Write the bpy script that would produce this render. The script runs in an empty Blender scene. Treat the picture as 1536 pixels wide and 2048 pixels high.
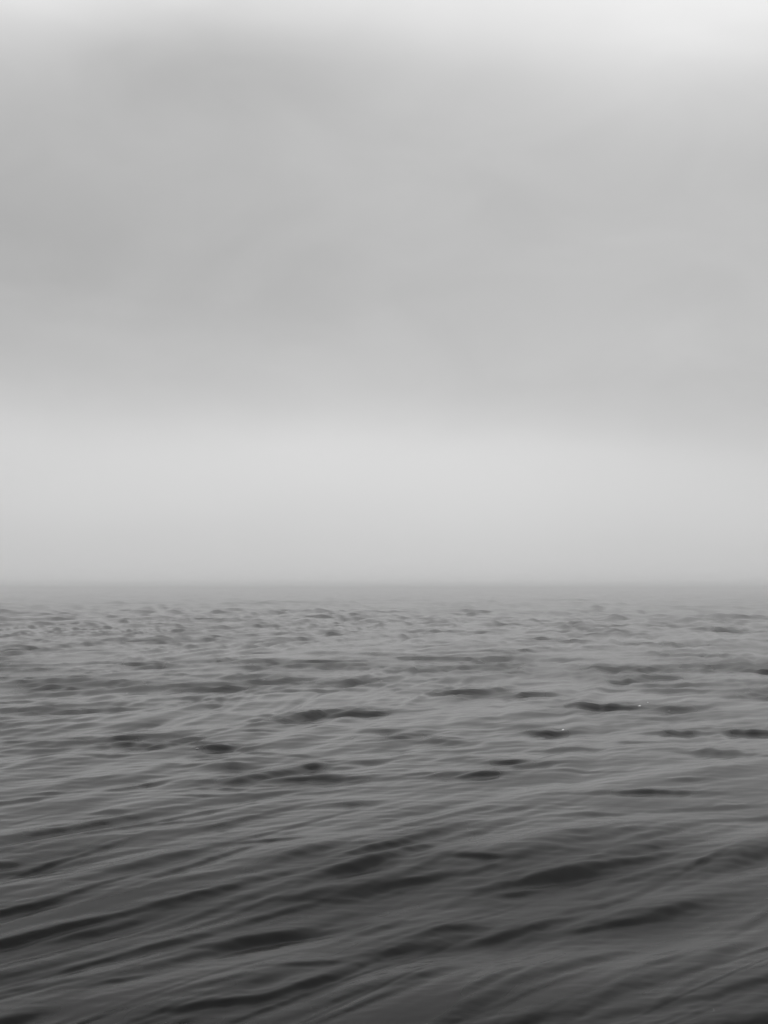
import bpy, math
import numpy as np

# ------------------------------------------------------------------ camera
S = bpy.context.scene
EYE = 3.0                      # eye height above the mean water level, metres
LENS = 35.0
PITCH = 4.40                   # degrees above the horizon
cam_d = bpy.data.cameras.new("camera")
cam_d.sensor_fit = 'VERTICAL'; cam_d.sensor_height = 36.0; cam_d.sensor_width = 27.0
cam_d.lens = LENS; cam_d.clip_start = 0.1; cam_d.clip_end = 100000
cam = bpy.data.objects.new("camera", cam_d)
S.collection.objects.link(cam)
cam.location = (0, 0, EYE)
cam.rotation_euler = (math.radians(90 + PITCH), 0, 0)
S.camera = cam

# ------------------------------------------------------------------ render settings
S.render.engine = 'CYCLES'
S.view_settings.view_transform = 'Standard'
S.view_settings.look = 'None'
S.view_settings.exposure = 0.0
S.view_settings.gamma = 1.0
S.cycles.use_denoising = True
S.cycles.volume_bounces = 5
S.cycles.max_bounces = 8

# ------------------------------------------------------------------ sun and overcast sky
SUN_EL, SUN_AZ = 38.0, 165.0     # degrees; azimuth clockwise from the view direction
sun_d = bpy.data.lights.new("sun", 'SUN')
sun_d.energy = 0.8; sun_d.angle = math.radians(30); sun_d.color = (1, 1, 1)
sun = bpy.data.objects.new("sun", sun_d); S.collection.objects.link(sun)
sun.location = (0, 0, 60)
sun.rotation_euler = (-math.radians(90 - SUN_EL), 0, math.radians(-SUN_AZ))

W = bpy.data.worlds.new("World"); S.world = W; W.use_nodes = True
nt = W.node_tree; N = nt.nodes; L = nt.links
N.clear()
def val(x): return x
def math_node(op, a, b=None, c=None, clamp=False):
    n = N.new('ShaderNodeMath'); n.operation = op; n.use_clamp = clamp
    for i, v in enumerate((a, b, c)):
        if v is None: continue
        if isinstance(v, (int, float)): n.inputs[i].default_value = v
        else: L.new(v, n.inputs[i])
    return n.outputs[0]
tc = N.new('ShaderNodeTexCoord')
sep = N.new('ShaderNodeSeparateXYZ'); L.new(tc.outputs['Generated'], sep.inputs[0])
dx, dy, dz = sep.outputs
elev = math_node('MULTIPLY', math_node('ARCSINE', dz), 180 / math.pi)          # degrees above the horizon
azim = math_node('MULTIPLY', math_node('ARCTAN2', dx, dy), 180 / math.pi)       # degrees right of +Y
# slow warp so that the cloud banks have uneven edges
mp = N.new('ShaderNodeMapping'); mp.inputs['Scale'].default_value = (1.0, 1.0, 2.4)
L.new(tc.outputs['Generated'], mp.inputs[0])
nz = N.new('ShaderNodeTexNoise'); nz.inputs['Scale'].default_value = 2.6; nz.inputs['Detail'].default_value = 3.0
nz.inputs['Roughness'].default_value = 0.42
L.new(mp.outputs[0], nz.inputs['Vector'])
sn = N.new('ShaderNodeSeparateColor'); L.new(nz.outputs['Color'], sn.inputs[0])
w1 = math_node('MULTIPLY', math_node('SUBTRACT', sn.outputs[0], 0.5), 4.5)
w2 = math_node('MULTIPLY', math_node('SUBTRACT', sn.outputs[1], 0.5), 12.0)
# the cloud deck tilts: the bright gap above the sea runs lower towards the right
el2 = math_node('ADD', math_node('ADD', elev, w1), math_node('MULTIPLY', azim, 0.035))
def lerp_ramp(x, lo, hi, stops):
    mr = N.new('ShaderNodeMapRange'); mr.inputs['From Min'].default_value = lo; mr.inputs['From Max'].default_value = hi
    L.new(x, mr.inputs['Value'])
    cr = N.new('ShaderNodeValToRGB'); cr.color_ramp.interpolation = 'B_SPLINE'
    e = cr.color_ramp.elements
    while len(e) > 1: e.remove(e[-1])
    first = True
    for p, v in stops:
        if first: el = e[0]; el.position = (p - lo) / (hi - lo); first = False
        else: el = e.new((p - lo) / (hi - lo))
        el.color = (v, v, v, 1)
    L.new(mr.outputs[0], cr.inputs[0])
    return cr.outputs[0]
# radiance of the overcast deck with height above the horizon (linear)
#DECK
deck = lerp_ramp(el2, 0, 90, [(0, .63), (3.0, .66), (5.0, .70), (7.2, .715), (8.4, .69), (10.0, .60), (11.5, .555), (14, .53), (18, .495), (22, .51),
                              (25, .55), (28, .64), (30, .78), (33, .88), (35.5, .60), (40, .36), (50, .25), (75, .21), (90, .24)])
def blob(az, el, sa, se, amp):
    a = math_node('DIVIDE', math_node('SUBTRACT', math_node('ADD', azim, w2), az), sa)
    b = math_node('DIVIDE', math_node('SUBTRACT', math_node('ADD', elev, w1), el), se)
    r2 = math_node('ADD', math_node('MULTIPLY', a, a), math_node('MULTIPLY', b, b))
    g = math_node('EXPONENT', math_node('MULTIPLY', r2, -1.0))
    return math_node('MULTIPLY', g, amp)
total = deck
for b in [(-26, 19, 14, 8, -.055), (-9, 28.5, 9, 3.2, -.15), (22, 32, 10, 6, .14), (-19, 33, 10, 4, .16), (-26, 29.5, 6, 4, .07), (3, 33, 9, 3, .06),
          (13, 17, 16, 9, .045), (19, 8.2, 10, 3, -.05), (-30, 4, 14, 5, -.05), (30, 4, 14, 6, -.06), (2, 6, 14, 4, .02)]:
    total = math_node('ADD', total, blob(*b))
# faint cloud texture
mp2 = N.new('ShaderNodeMapping'); mp2.inputs['Scale'].default_value = (1.0, 1.0, 2.0)
mp2.inputs['Location'].default_value = (3.1, 1.7, 0.4)
L.new(tc.outputs['Generated'], mp2.inputs[0])
nz2 = N.new('ShaderNodeTexNoise'); nz2.inputs['Scale'].default_value = 5.5; nz2.inputs['Detail'].default_value = 4.0
nz2.inputs['Roughness'].default_value = 0.5; nz2.inputs['Distortion'].default_value = 0.6
L.new(mp2.outputs[0], nz2.inputs['Vector'])
tex = math_node('MULTIPLY', math_node('SUBTRACT', nz2.outputs[0], 0.5), 0.13)
fade = N.new('ShaderNodeMapRange'); fade.inputs['From Min'].default_value = 5; fade.inputs['From Max'].default_value = 13
L.new(elev, fade.inputs['Value'])
total = math_node('ADD', total, math_node('MULTIPLY', tex, fade.outputs[0]))
# added brightness in the unseen sky behind the viewer, to lift the haze
back = N.new('ShaderNodeMapRange'); back.interpolation_type = 'SMOOTHSTEP'
back.inputs['From Min'].default_value = -0.4; back.inputs['From Max'].default_value = -0.85
back.inputs['To Min'].default_value = 1.0; back.inputs['To Max'].default_value = 2.9
L.new(dy, back.inputs['Value'])
total = math_node('MULTIPLY', total, back.outputs[0])
sky = N.new('ShaderNodeTexSky'); sky.sky_type = 'NISHITA'; sky.sun_disc = False
sky.sun_elevation = math.radians(SUN_EL); sky.sun_rotation = math.radians(SUN_AZ)
sky.dust_density = 4.0
bw = N.new('ShaderNodeRGBToBW'); L.new(sky.outputs[0], bw.inputs[0])
STR = 0.1
lum = math_node('ADD', math_node('MULTIPLY', total, 0.93 / STR), math_node('MULTIPLY', bw.outputs[0], 0.07))
comb = N.new('ShaderNodeCombineColor')
for i in range(3): L.new(lum, comb.inputs[i])
bg = N.new('ShaderNodeBackground'); bg.inputs['Strength'].default_value = STR
L.new(comb.outputs[0], bg.inputs['Color'])
wo = N.new('ShaderNodeOutputWorld'); L.new(bg.outputs[0], wo.inputs['Surface'])

# ------------------------------------------------------------------ materials
def new_mat(name):
    m = bpy.data.materials.new(name); m.use_nodes = True
    return m, m.node_tree.nodes, m.node_tree.links
def water_material():
    m, n, l = new_mat("grey_sea_water")
    p = n['Principled BSDF']
    p.inputs['Base Color'].default_value = (.003, .003, .003, 1)
    p.inputs['IOR'].default_value = 1.333
    p.inputs['Roughness'].default_value = 0.16
    ra = n.new('ShaderNodeAttribute'); ra.attribute_name = 'ruffle'
    rm = n.new('ShaderNodeMath'); rm.operation = 'MULTIPLY_ADD'
    rm.inputs[1].default_value = 0.18; rm.inputs[2].default_value = 0.17      # wind-ruffled patches are microscopically rougher
    l.new(ra.outputs['Fac'], rm.inputs[0]); l.new(rm.outputs[0], p.inputs['Roughness'])
    t = n.new('ShaderNodeTexCoord')
    mpp = n.new('ShaderNodeMapping'); mpp.vector_type = 'POINT'
    mpp.inputs['Rotation'].default_value = (0, 0, math.radians(-38)); mpp.inputs['Scale'].default_value = (1.1, 5.5, 1)
    l.new(t.outputs['Object'], mpp.inputs[0])
    a = n.new('ShaderNodeTexNoise'); a.inputs['Scale'].default_value = 1.0; a.inputs['Detail'].default_value = 4
    l.new(mpp.outputs[0], a.inputs['Vector'])
    b = n.new('ShaderNodeBump'); b.inputs['Strength'].default_value = 0.35; b.inputs['Distance'].default_value = 0.012
    l.new(a.outputs[0], b.inputs['Height']); l.new(b.outputs[0], p.inputs['Normal'])
    return m

# ------------------------------------------------------------------ the sea
rng = np.random.default_rng(11)
def wave_set(n, lmin, lmax, head, spread, slope):
    """n sine trains, crests running along heading head (degrees from +X), rms slope split among them"""
    lam = np.exp(rng.uniform(math.log(lmin), math.log(lmax), n))
    th = np.radians(head + 90 + rng.normal(0, spread, n))
    k = 2 * np.pi / lam
    a = slope * math.sqrt(2.0 / n) / k
    return list(zip(k * np.cos(th), k * np.sin(th), a, rng.uniform(0, 2 * np.pi, n), lam))
#WAVES
WAVES = (wave_set(22, 1.0, 3.5, 42, 9, .032) +
         wave_set(46, 0.30, 1.0, 41, 8, .008) +
         wave_set(40, 0.12, 0.30, 42, 12, .005) +
         wave_set(20, 4.0, 12.0, 18, 16, .010) +
         wave_set(30, 0.7, 3.0, 4, 12, .012))
# a cross chop that runs in from the right over the water farther out
CROSS = wave_set(60, 0.35, 1.7, 76, 1.3, .105) + wave_set(36, 1.5, 6.0, 8, 16, .016)
OPEN = wave_set(90, 0.9, 22.0, 62, 22, .20)
# short steep wavelets that ruffle the surface in patches
RUFFLE = wave_set(200, 0.07, 14.0, 34, 23, 1.0)
RUFFLE_BASE, RUFFLE_PATCH = .026, .17

# the single steep wave faces that stand out: (x0, depth0, x1, depth1, depth width, slope) in metres
F_PX = 2048 * LENS / 36.0
HZ = 1177.0
def px(x0, y0, x1, y1, t, s):
    """surveyed from the picture: both ends of a wave face, its visible height, its steepness"""
    d0 = EYE * F_PX / (y0 - HZ); d1 = EYE * F_PX / (y1 - HZ)
    dm = .5 * (d0 + d1)
    return ((x0 - 768) / F_PX * d0, d0, (x1 - 768) / F_PX * d1, d1, .38 * t * dm / F_PX / (EYE / dm + .42 * s), s,
            .58 * t * dm * dm / (EYE * F_PX))
FACES = [px(*a) for a in [
 (215,1279,400,1282,8,.35),(-30,1306,55,1306,8,.5),(560,1324,715,1322,9,.5),(510,1304,545,1304,7,.4),
 (385,1376,490,1372,14,.7),(490,1380,700,1378,7,.3),(680,1366,765,1355,12,.55),(-20,1419,130,1416,12,.35),
 (60,1424,290,1412,12,.35),(550,1442,690,1416,22,.75),(640,1428,790,1420,14,.6),(215,1481,330,1487,10,.5),
 (320,1488,420,1469,17,.7),(400,1491,510,1487,10,.55),(460,1558,620,1528,24,.55),(470,1556,750,1550,14,.45),
 (290,1446,330,1440,9,.35),(768,1315,940,1316,8,.4),(968,1300,1020,1304,8,.5),(880,1385,985,1382,16,.75),
 (905,1400,1010,1372,12,.35),(1010,1388,1110,1385,10,.5),(1175,1337,1230,1336,9,.6),(1265,1341,1325,1334,8,.5),
 (1215,1357,1300,1358,9,.55),(1130,1411,1280,1414,14,.9),(1305,1419,1385,1412,14,.65),(1050,1459,1140,1457,12,.7),
 (768,1475,860,1460,12,.55),(1490,1338,1580,1340,15,.8),(1300,1458,1400,1458,12,.5),(1440,1455,1560,1460,17,.6),
 (1270,1370,1440,1366,8,.3),(975,1522,1060,1519,12,.6),(905,1551,1010,1540,14,.6),(1200,1580,1400,1578,12,.5),
 (1340,1558,1400,1553,8,.4),(1055,1278,1085,1276,8,.5),(1320,1290,1360,1287,8,.5),(1090,1281,1180,1281,6,.35),
 (1130,1248,1180,1246,6,.4),(690,1243,715,1242,5,.4),(590,1243,630,1243,4,.3),(330,1262,380,1262,6,.3),
 (100,1250,140,1250,5,.3),(20,1227,60,1226,4,.3),(1430,1262,1500,1262,6,.35),(1380,1310,1450,1312,7,.4),
 (820,1262,900,1261,5,.3),(860,1262,870,1262,5,.3),(1000,1344,1060,1344,7,.3),(60,1340,120,1337,8,.3),
 (255,1327,300,1326,7,.35),(330,1348,380,1346,6,.3),(730,1460,800,1455,8,.3),(1230,1480,1290,1478,8,.3),
 (250,1570,330,1556,12,.35),(0,1600,110,1585,12,.3),(1330,1610,1500,1600,10,.25),(700,1520,790,1513,9,.3),
 (20,1742,200,1688,22,.8),(-60,1826,110,1796,22,1.0),(90,1802,300,1735,18,.6),(210,1745,420,1688,44,.55),
 (330,1747,495,1692,20,.7),(500,1675,590,1672,8,.55),(150,1838,490,1760,20,.45),(-30,1968,120,1940,20,.5),
 (420,1868,560,1842,26,.7),(540,1850,690,1828,22,.65),(370,1988,540,1965,22,.8),(520,1970,650,1932,22,.8),
 (600,1955,790,1870,32,.55),(560,1906,680,1898,14,.45),(200,1942,290,1925,14,.5),(-40,2035,100,1995,40,.4),
 (680,1712,770,1684,22,.6),(740,1696,880,1656,22,.75),(660,1735,820,1715,55,.5),
 (1030,1750,1200,1724,30,1.1),(1120,1731,1300,1699,26,1.1),(1200,1702,1350,1668,26,.5),(990,1771,1110,1748,18,.4),(1210,1745,1330,1722,18,.35),(1080,1705,1200,1680,24,.35),(200,1830,1450,1750,170,.13),(650,1765,1400,1700,120,.18),(-250,2070,1500,1960,220,.15),(620,1754,810,1702,30,.65),(640,1728,780,1702,16,.3),(700,1778,830,1748,26,.5),(560,1790,680,1768,24,.4),(820,1860,1150,1815,60,.35),(1150,1850,1400,1790,60,.4),(900,1712,990,1710,14,.6),(780,1757,860,1745,14,.5),
 (870,1837,960,1820,26,.65),(975,1848,1100,1815,24,.75),(1150,1832,1280,1812,18,.85),(1265,1812,1380,1782,30,.7),
 (1000,1768,1060,1760,12,.45),(740,1885,850,1858,24,.6),(1430,1720,1570,1673,24,.8),(1440,1952,1580,1910,24,.6),
 (1280,2090,1640,1985,110,.95),(1330,2072,1620,2000,70,1.5),(1440,2085,1640,2030,50,1.2),(1180,2080,1420,2020,50,.5),(1100,1802,1210,1780,16,.4),(900,1860,1010,1840,20,.4),(1180,2000,1400,1960,26,.3),
 (820,2040,1100,1990,30,.3),(300,1640,400,1632,9,.3),(100,1646,150,1640,8,.3),(1150,1622,1230,1618,9,.25)]]
try:
    from math import erf
except ImportError:
    pass
def erf_np(x):
    s = np.sign(x); x = np.abs(x); t = 1 / (1 + .3275911 * x)
    return s * (1 - (((((1.061405429 * t - 1.453152027) * t) + 1.421413741) * t - .284496736) * t + .254829592) * t * np.exp(-x * x))
FACE_SLOPE = 0.50
N_NAMED = len(FACES)
# and the many smaller ones between them, growing longer out on the open water
for _ in range(1100):
    d = 1 / rng.uniform(1 / 330.0, 1 / 5.5)
    if rng.random() < .45: d = 1 / rng.uniform(1 / 330.0, 1 / 30.)
    az = math.radians(rng.uniform(-28, 28))
    cx, cy = d * math.sin(az), d * math.cos(az)
    ln = d * math.exp(rng.uniform(math.log(.025), math.log(.10))) * (2.4 if d < 14 else 1 if d < 45 else .6)
    hd = math.radians(rng.normal(42, 5) if d < 14 else rng.normal(16, 22))
    sl = rng.uniform(.15, .80) ** 2.2 * (1.3 if d > 50 else 1.0)
    tt = math.exp(rng.normal(2.2, .4)) * (1.8 if d < 14 else 1 if d < 45 else .5)
    w = min(.40 * tt * d / F_PX / (EYE / d + .42 * sl), .24 * ln)
    ux, uy = math.cos(hd) * ln / 2, math.sin(hd) * ln / 2
    FACES.append((cx - ux, cy - uy, cx + ux, cy + uy, w, sl, .6 * tt * d * d / (EYE * F_PX)))

def sea_height(X, Y, cell, D, n_a, cd, ca):
    H = np.zeros_like(X); M = np.zeros_like(X)
    # gusts: patches of livelier and calmer water
    g = (np.sin(.21 * X + .13 * Y + 1.) + np.sin(-.11 * X + .27 * Y + 2.3) + np.sin(.33 * X - .19 * Y + 4.) +
         np.sin(.05 * X + .071 * Y)) * .25
    gust = 1 + .35 * g
    # lazily bent crests
    Xw = X + .16 * np.sin(.5 * Y + .23 * X) + .05 * np.sin(1.1 * X - .7 * Y)
    Yw = Y + .16 * np.sin(.43 * X - .31 * Y + 2) + .05 * np.sin(1.3 * X + .9 * Y + 1)
    for kx, ky, a, ph, lam in WAVES:
        f = np.clip((lam / cell - 2.0) / 3.0, 0, 1)
        act = f > 0
        if not act.any(): continue
        H[act] += f[act] * a * np.sin(kx * Xw[act] + ky * Yw[act] + ph)
    H *= gust
    out = np.clip((Y - 10.0) / 12.0, 0, 1); out = out * out * (3 - 2 * out) * (1 - .9 * g)
    for kx, ky, a, ph, lam in CROSS:
        f = np.clip((2 * np.pi / (abs(ky) * cd + abs(kx) * ca) - 2.0) / 2.5, 0, 1) * out
        act = f > 0
        H[act] += f[act] * a * np.sin(kx * Xw[act] + ky * Yw[act] + ph)
    for k_face, (x0, y0, x1, y1, w, s, wm) in enumerate(FACES):
        ux, uy = x1 - x0, y1 - y0; ln = math.hypot(ux, uy); ux /= ln; uy /= ln
        cx, cy = .5 * (x0 + x1), .5 * (y0 + y1)
        nx, ny = -uy, ux
        near = min(max((16 - math.hypot(cx, cy)) / 5, 0), 1)
        ln *= 1 + .35 * near
        w = min(w * max(abs(ny), .5), (.3 - .17 * near) * ln)
        named = k_face < N_NAMED
        fs = FACE_SLOPE * s * (1 + .55 * near + (1.3 if named else .2) * (1 - near))
        if named: M_gain = 1.9 if near else 1.5
        else: M_gain = .8
        wm = min(wm * max(abs(ny), .35), 1.0 * ln)
        R = ln * 1.0 + max(9 * w, 1.6 * wm)
        dc = math.hypot(cx, cy); R2 = R + 3 * w
        r0, r1 = np.searchsorted(D, dc - R2 * 1.5), np.searchsorted(D, dc + R2 * 1.5)
        sl = slice(r0 * n_a, r1 * n_a)
        m = (np.abs(X[sl] - cx) < R2) & (np.abs(Y[sl] - cy) < R2)
        if not m.any(): continue
        m = r0 * n_a + np.nonzero(m)[0]
        u = (X[m] - cx) * ux + (Y[m] - cy) * uy
        v = (X[m] - cx) * nx + (Y[m] - cy) * ny
        M[m] += M_gain * s * np.exp(-(np.abs(u) / (.60 * ln)) ** 2 - ((v - .15 * wm) / wm) ** 2)
        v = v + .18 * w * np.sin(u * 5 / ln + 3 * s * 7) 
        env = np.exp(-(np.abs(u) / (.48 * ln)) ** 2.0)
        Wd = 4.5 * w
        H[m] += env * .886 * fs * w * (erf_np(v / w) - erf_np(v / Wd)) * np.exp(-(v / (7.0 * w)) ** 2)
    dist = np.hypot(X, Y)
    lo = np.maximum(.010 * dist, 2.0 * cell)
    M = 1.35 * (1 - np.exp(-M / 1.1))
    amp = (RUFFLE_BASE * (1 + .5 * g) + RUFFLE_PATCH * M) * np.sqrt(len(RUFFLE) / 46.0)
    calm = np.clip((dist - 8.0) / 14.0, 0, 1); amp = amp * (.26 + .74 * calm * calm * (3 - 2 * calm))   # slicker water close by
    for kx, ky, a, ph, lam in RUFFLE:
        t = lam / lo
        act = (t > .8) & (t < 4.5)
        if not act.any(): continue
        t = t[act]
        f = np.clip((t - .8) / .5, 0, 1) * np.clip((4.5 - t) / 1.8, 0, 1)
        H[act] += f * amp[act] * a * np.sin(kx * X[act] + ky * Y[act] + ph)
    # long confused chop on the open water
    o2 = np.clip((dist - 28.0) / 50.0, 0, 1)
    for kx, ky, a, ph, lam in OPEN:
        f = np.clip((2 * np.pi / (abs(ky) * cd + abs(kx) * ca) - 1.8) / 1.5, 0, 1) * np.clip((lam / dist - .008) / .008, 0, 1) * np.clip((.09 - lam / dist) / .04, 0, 1) * o2 * (1 + .4 * g)
        act = f > 0
        if not act.any(): continue
        H[act] += f[act] * a * np.sin(kx * X[act] + ky * Y[act] + ph)
    return H, M

def build_sea():
    # rings that widen with distance, columns packed where the view is
    q = EYE * F_PX / 2.0
    rows = [0.25 * 1.07 ** i for i in range(60)]
    rows = [r for r in rows if r < 5.6]
    yy = q / 5.7
    while yy > 1.5:
        rows.append(q / yy); yy -= .72 if yy > 45 else .45
    last = rows[-1]
    while last < 28000: last *= 1.15; rows.append(last)
    D = np.array(rows)
    fine = np.arange(-29, 29.001, .044)
    coarse_r = 29 + np.cumsum(np.concatenate([np.linspace(.1, 2.2, 40), np.full(200, 2.2)]))
    coarse_r = coarse_r[coarse_r < 180]
    A = np.radians(np.concatenate([-coarse_r[::-1], fine, coarse_r]))
    n_a, n_d = len(A), len(D)
    AA, DD = np.meshgrid(A, D)
    X = np.sin(AA) * DD; Y = np.cos(AA) * DD
    dD = np.gradient(D)[:, None] * np.ones_like(AA)
    dA = np.gradient(A)[None, :] * DD
    # waves that the rows of vertices are too far apart to carry are left to the surface roughness
    cell = np.maximum(dD * .55, dA)
    Z, M = sea_height(X.ravel(), Y.ravel(), cell.ravel(), D, n_a, (dD * .55).ravel(), dA.ravel())
    Z = Z.reshape(X.shape)
    co = np.stack([X, Y, Z], -1).reshape(-1, 3)
    centre = len(co)
    co = np.vstack([co, [[0, 0, float(Z[0].mean())]]])
    i = np.arange(n_d - 1)[:, None]; j = np.arange(n_a)[None, :]; j2 = (j + 1) % n_a
    quads = np.stack(np.broadcast_arrays(i * n_a + j, (i + 1) * n_a + j, (i + 1) * n_a + j2, i * n_a + j2), -1).reshape(-1, 4)[:, ::-1]
    jj = np.arange(n_a)
    tris = np.stack([np.full(n_a, centre), (jj + 1) % n_a, jj], -1)
    me = bpy.data.meshes.new("sea_water")
    nl = quads.size + tris.size
    me.vertices.add(len(co)); me.vertices.foreach_set("co", co.astype(np.float32).ravel())
    me.loops.add(nl); me.loops.foreach_set("vertex_index", np.concatenate([quads.ravel(), tris.ravel()]).astype(np.int32))
    starts = np.concatenate([np.arange(len(quads)) * 4, quads.size + np.arange(len(tris)) * 3]).astype(np.int32)
    me.polygons.add(len(starts)); me.polygons.foreach_set("loop_start", starts)
    me.update(calc_edges=True)
    me.polygons.foreach_set("use_smooth", np.ones(len(starts), bool))
    me.update()
    at = me.attributes.new("ruffle", 'FLOAT', 'POINT')
    at.data.foreach_set("value", np.append(M, 0).astype(np.float32))
    o = bpy.data.objects.new("sea_water", me); S.collection.objects.link(o)
    o['kind'] = 'structure'; o['label'] = 'dark grey wind-rippled open sea reaching the horizon'
    me.materials.append(water_material())
    print("sea verts", len(co))
    return o
sea = build_sea()

# ------------------------------------------------------------------ haze over the water
def build_haze(r=29000, top=6.0, bottom=-2.0):
    me = bpy.data.meshes.new("haze")
    v = [(x, y, z) for z in (bottom, top) for x, y in ((-r, -r), (r, -r), (r, r), (-r, r))]
    me.from_pydata(v, [], [(0, 3, 2, 1), (4, 5, 6, 7), (0, 1, 5, 4), (1, 2, 6, 5), (2, 3, 7, 6), (3, 0, 4, 7)])
    o = bpy.data.objects.new("haze", me); S.collection.objects.link(o)
    o['kind'] = 'stuff'; o['label'] = 'pale sea haze lying over the water towards the horizon'; o['category'] = 'haze'
    m, n, l = new_mat("sea_haze")
    n.remove(n['Principled BSDF'])
    pv = n.new('ShaderNodeVolumePrincipled')
    pv.inputs['Color'].default_value = (1, 1, 1, 1); pv.inputs['Density'].default_value = 0.0021
    pv.inputs['Anisotropy'].default_value = 0.0
    l.new(pv.outputs[0], n['Material Output'].inputs['Volume'])
    me.materials.append(m)
    return o
haze = build_haze()

# ------------------------------------------------------------------ small pale flecks on the wave faces
def fleck_material(tone):
    m, n, l = new_mat("fleck_grey")
    p = n['Principled BSDF']; p.inputs['Base Color'].default_value = (tone, tone, tone, 1); p.inputs['Roughness'].default_value = .8
    t = n.new('ShaderNodeTexCoord'); v = n.new('ShaderNodeTexVoronoi'); v.inputs['Scale'].default_value = 90
    l.new(t.outputs['Object'], v.inputs['Vector'])
    b = n.new('ShaderNodeBump'); b.inputs['Strength'].default_value = .5; b.inputs['Distance'].default_value = .004
    l.new(v.outputs['Distance'], b.inputs['Height']); l.new(b.outputs[0], p.inputs['Normal'])
    return m
BRIGHT_FLECK, FAINT_FLECK, DIM_FLECK = fleck_material(.82), fleck_material(.40), fleck_material(.16)     # near-white, mid grey and dark grey flecks
def surface_z(x, y):
    c = SEA_CO; d = (c[:, 0] - x) ** 2 + (c[:, 1] - y) ** 2
    return float(c[np.argmin(d), 2])
def pale_fleck(ix, iy, length, width, turn, label, bend=.5):
    """a curved low pale fleck: a crescent ribbon of small domes, tapering to both ends"""
    d = EYE * F_PX / (iy - HZ); x = (ix - 768) / F_PX * d
    for _ in range(4):                                    # the swell lifts or drops the spot it floats on
        z = surface_z(x, d); d = (EYE - z) * F_PX / (iy - HZ); x = (ix - 768) / F_PX * d
    r = np.random.default_rng(int(ix * 7 + iy))
    import bmesh
    bm = bmesh.new()
    n = max(7, int(length / (width * .45)))
    for i in range(n):
        t = i / (n - 1) * 2 - 1
        px_, py_ = t * length / 2, bend * length * .35 * (t * t - .5) + r.normal(0, width * .12)
        rad = width * .5 * (1 - .75 * abs(t) ** 1.5) * r.uniform(.7, 1.15)
        res = bmesh.ops.create_icosphere(bm, subdivisions=2, radius=rad)
        for v in res['verts']:
            v.co.z *= .75; v.co.x = v.co.x * 1.3 + px_; v.co.y += py_
            v.co.z += rad * .25
    me = bpy.data.meshes.new("pale_fleck"); bm.to_mesh(me); bm.free()
    me.polygons.foreach_set("use_smooth", [True] * len(me.polygons)); me.materials.append(DIM_FLECK if d < 14 else FAINT_FLECK if 'faint' in label or 'thin pale' in label else BRIGHT_FLECK)
    o = bpy.data.objects.new("pale_fleck", me); S.collection.objects.link(o)
    o.location = (x, d, surface_z(x, d)); o.rotation_euler = (0, 0, math.radians(turn))
    o['label'] = label; o['category'] = 'foam'; o['group'] = 'small pale flecks on the dark wave faces'
SEA_CO = np.empty(len(sea.data.vertices) * 3, np.float32); sea.data.vertices.foreach_get("co", SEA_CO); SEA_CO = SEA_CO.reshape(-1, 3)
SEA_CO = SEA_CO[(SEA_CO[:, 1] > 5) & (SEA_CO[:, 1] < 40) & (np.abs(SEA_CO[:, 0]) < 16)]
for a in [
    (1272, 1411, .24, .036, 60, "brightest white fleck, on the dark wave trough right of centre"),
    (1289, 1402, .10, .020, 70, "thin white fleck just above and right of the brightest one"),
    (1120, 1455, .12, .035, 75, "white fleck on the thin dark wave below and left of the brightest one"),
    (1331, 1414, .07, .022, 20, "faint speck on the dark wave right of the brightest fleck"),
    (530, 1357, .30, .022, 75, "thin pale streak on the middle water left of centre"),
    (259, 1377, .08, .022, 70, "faint speck alone on the far left middle water"),
    (705, 1471, .09, .018, 60, "faint speck on the middle water just left of centre"),
    (400, 1491, .06, .020, 30, "faint speck under the dark wave on the left"),
    (1119, 1729, .030, .010, 40, "small dim fleck in the left end of the big near dark trough"),
    (1170, 1716, .026, .008, 40, "small dim fleck in the middle of the big near dark trough"),
    (1083, 1817, .030, .009, 50, "small dim fleck on the near water below the big dark trough"),
    (1400, 1992, .14, .009, 52, "long dim streak near the bottom right corner"),
    (1366, 2005, .05, .009, 50, "short dim fleck left of the long streak near the bottom right corner"),
]: pale_fleck(*a)
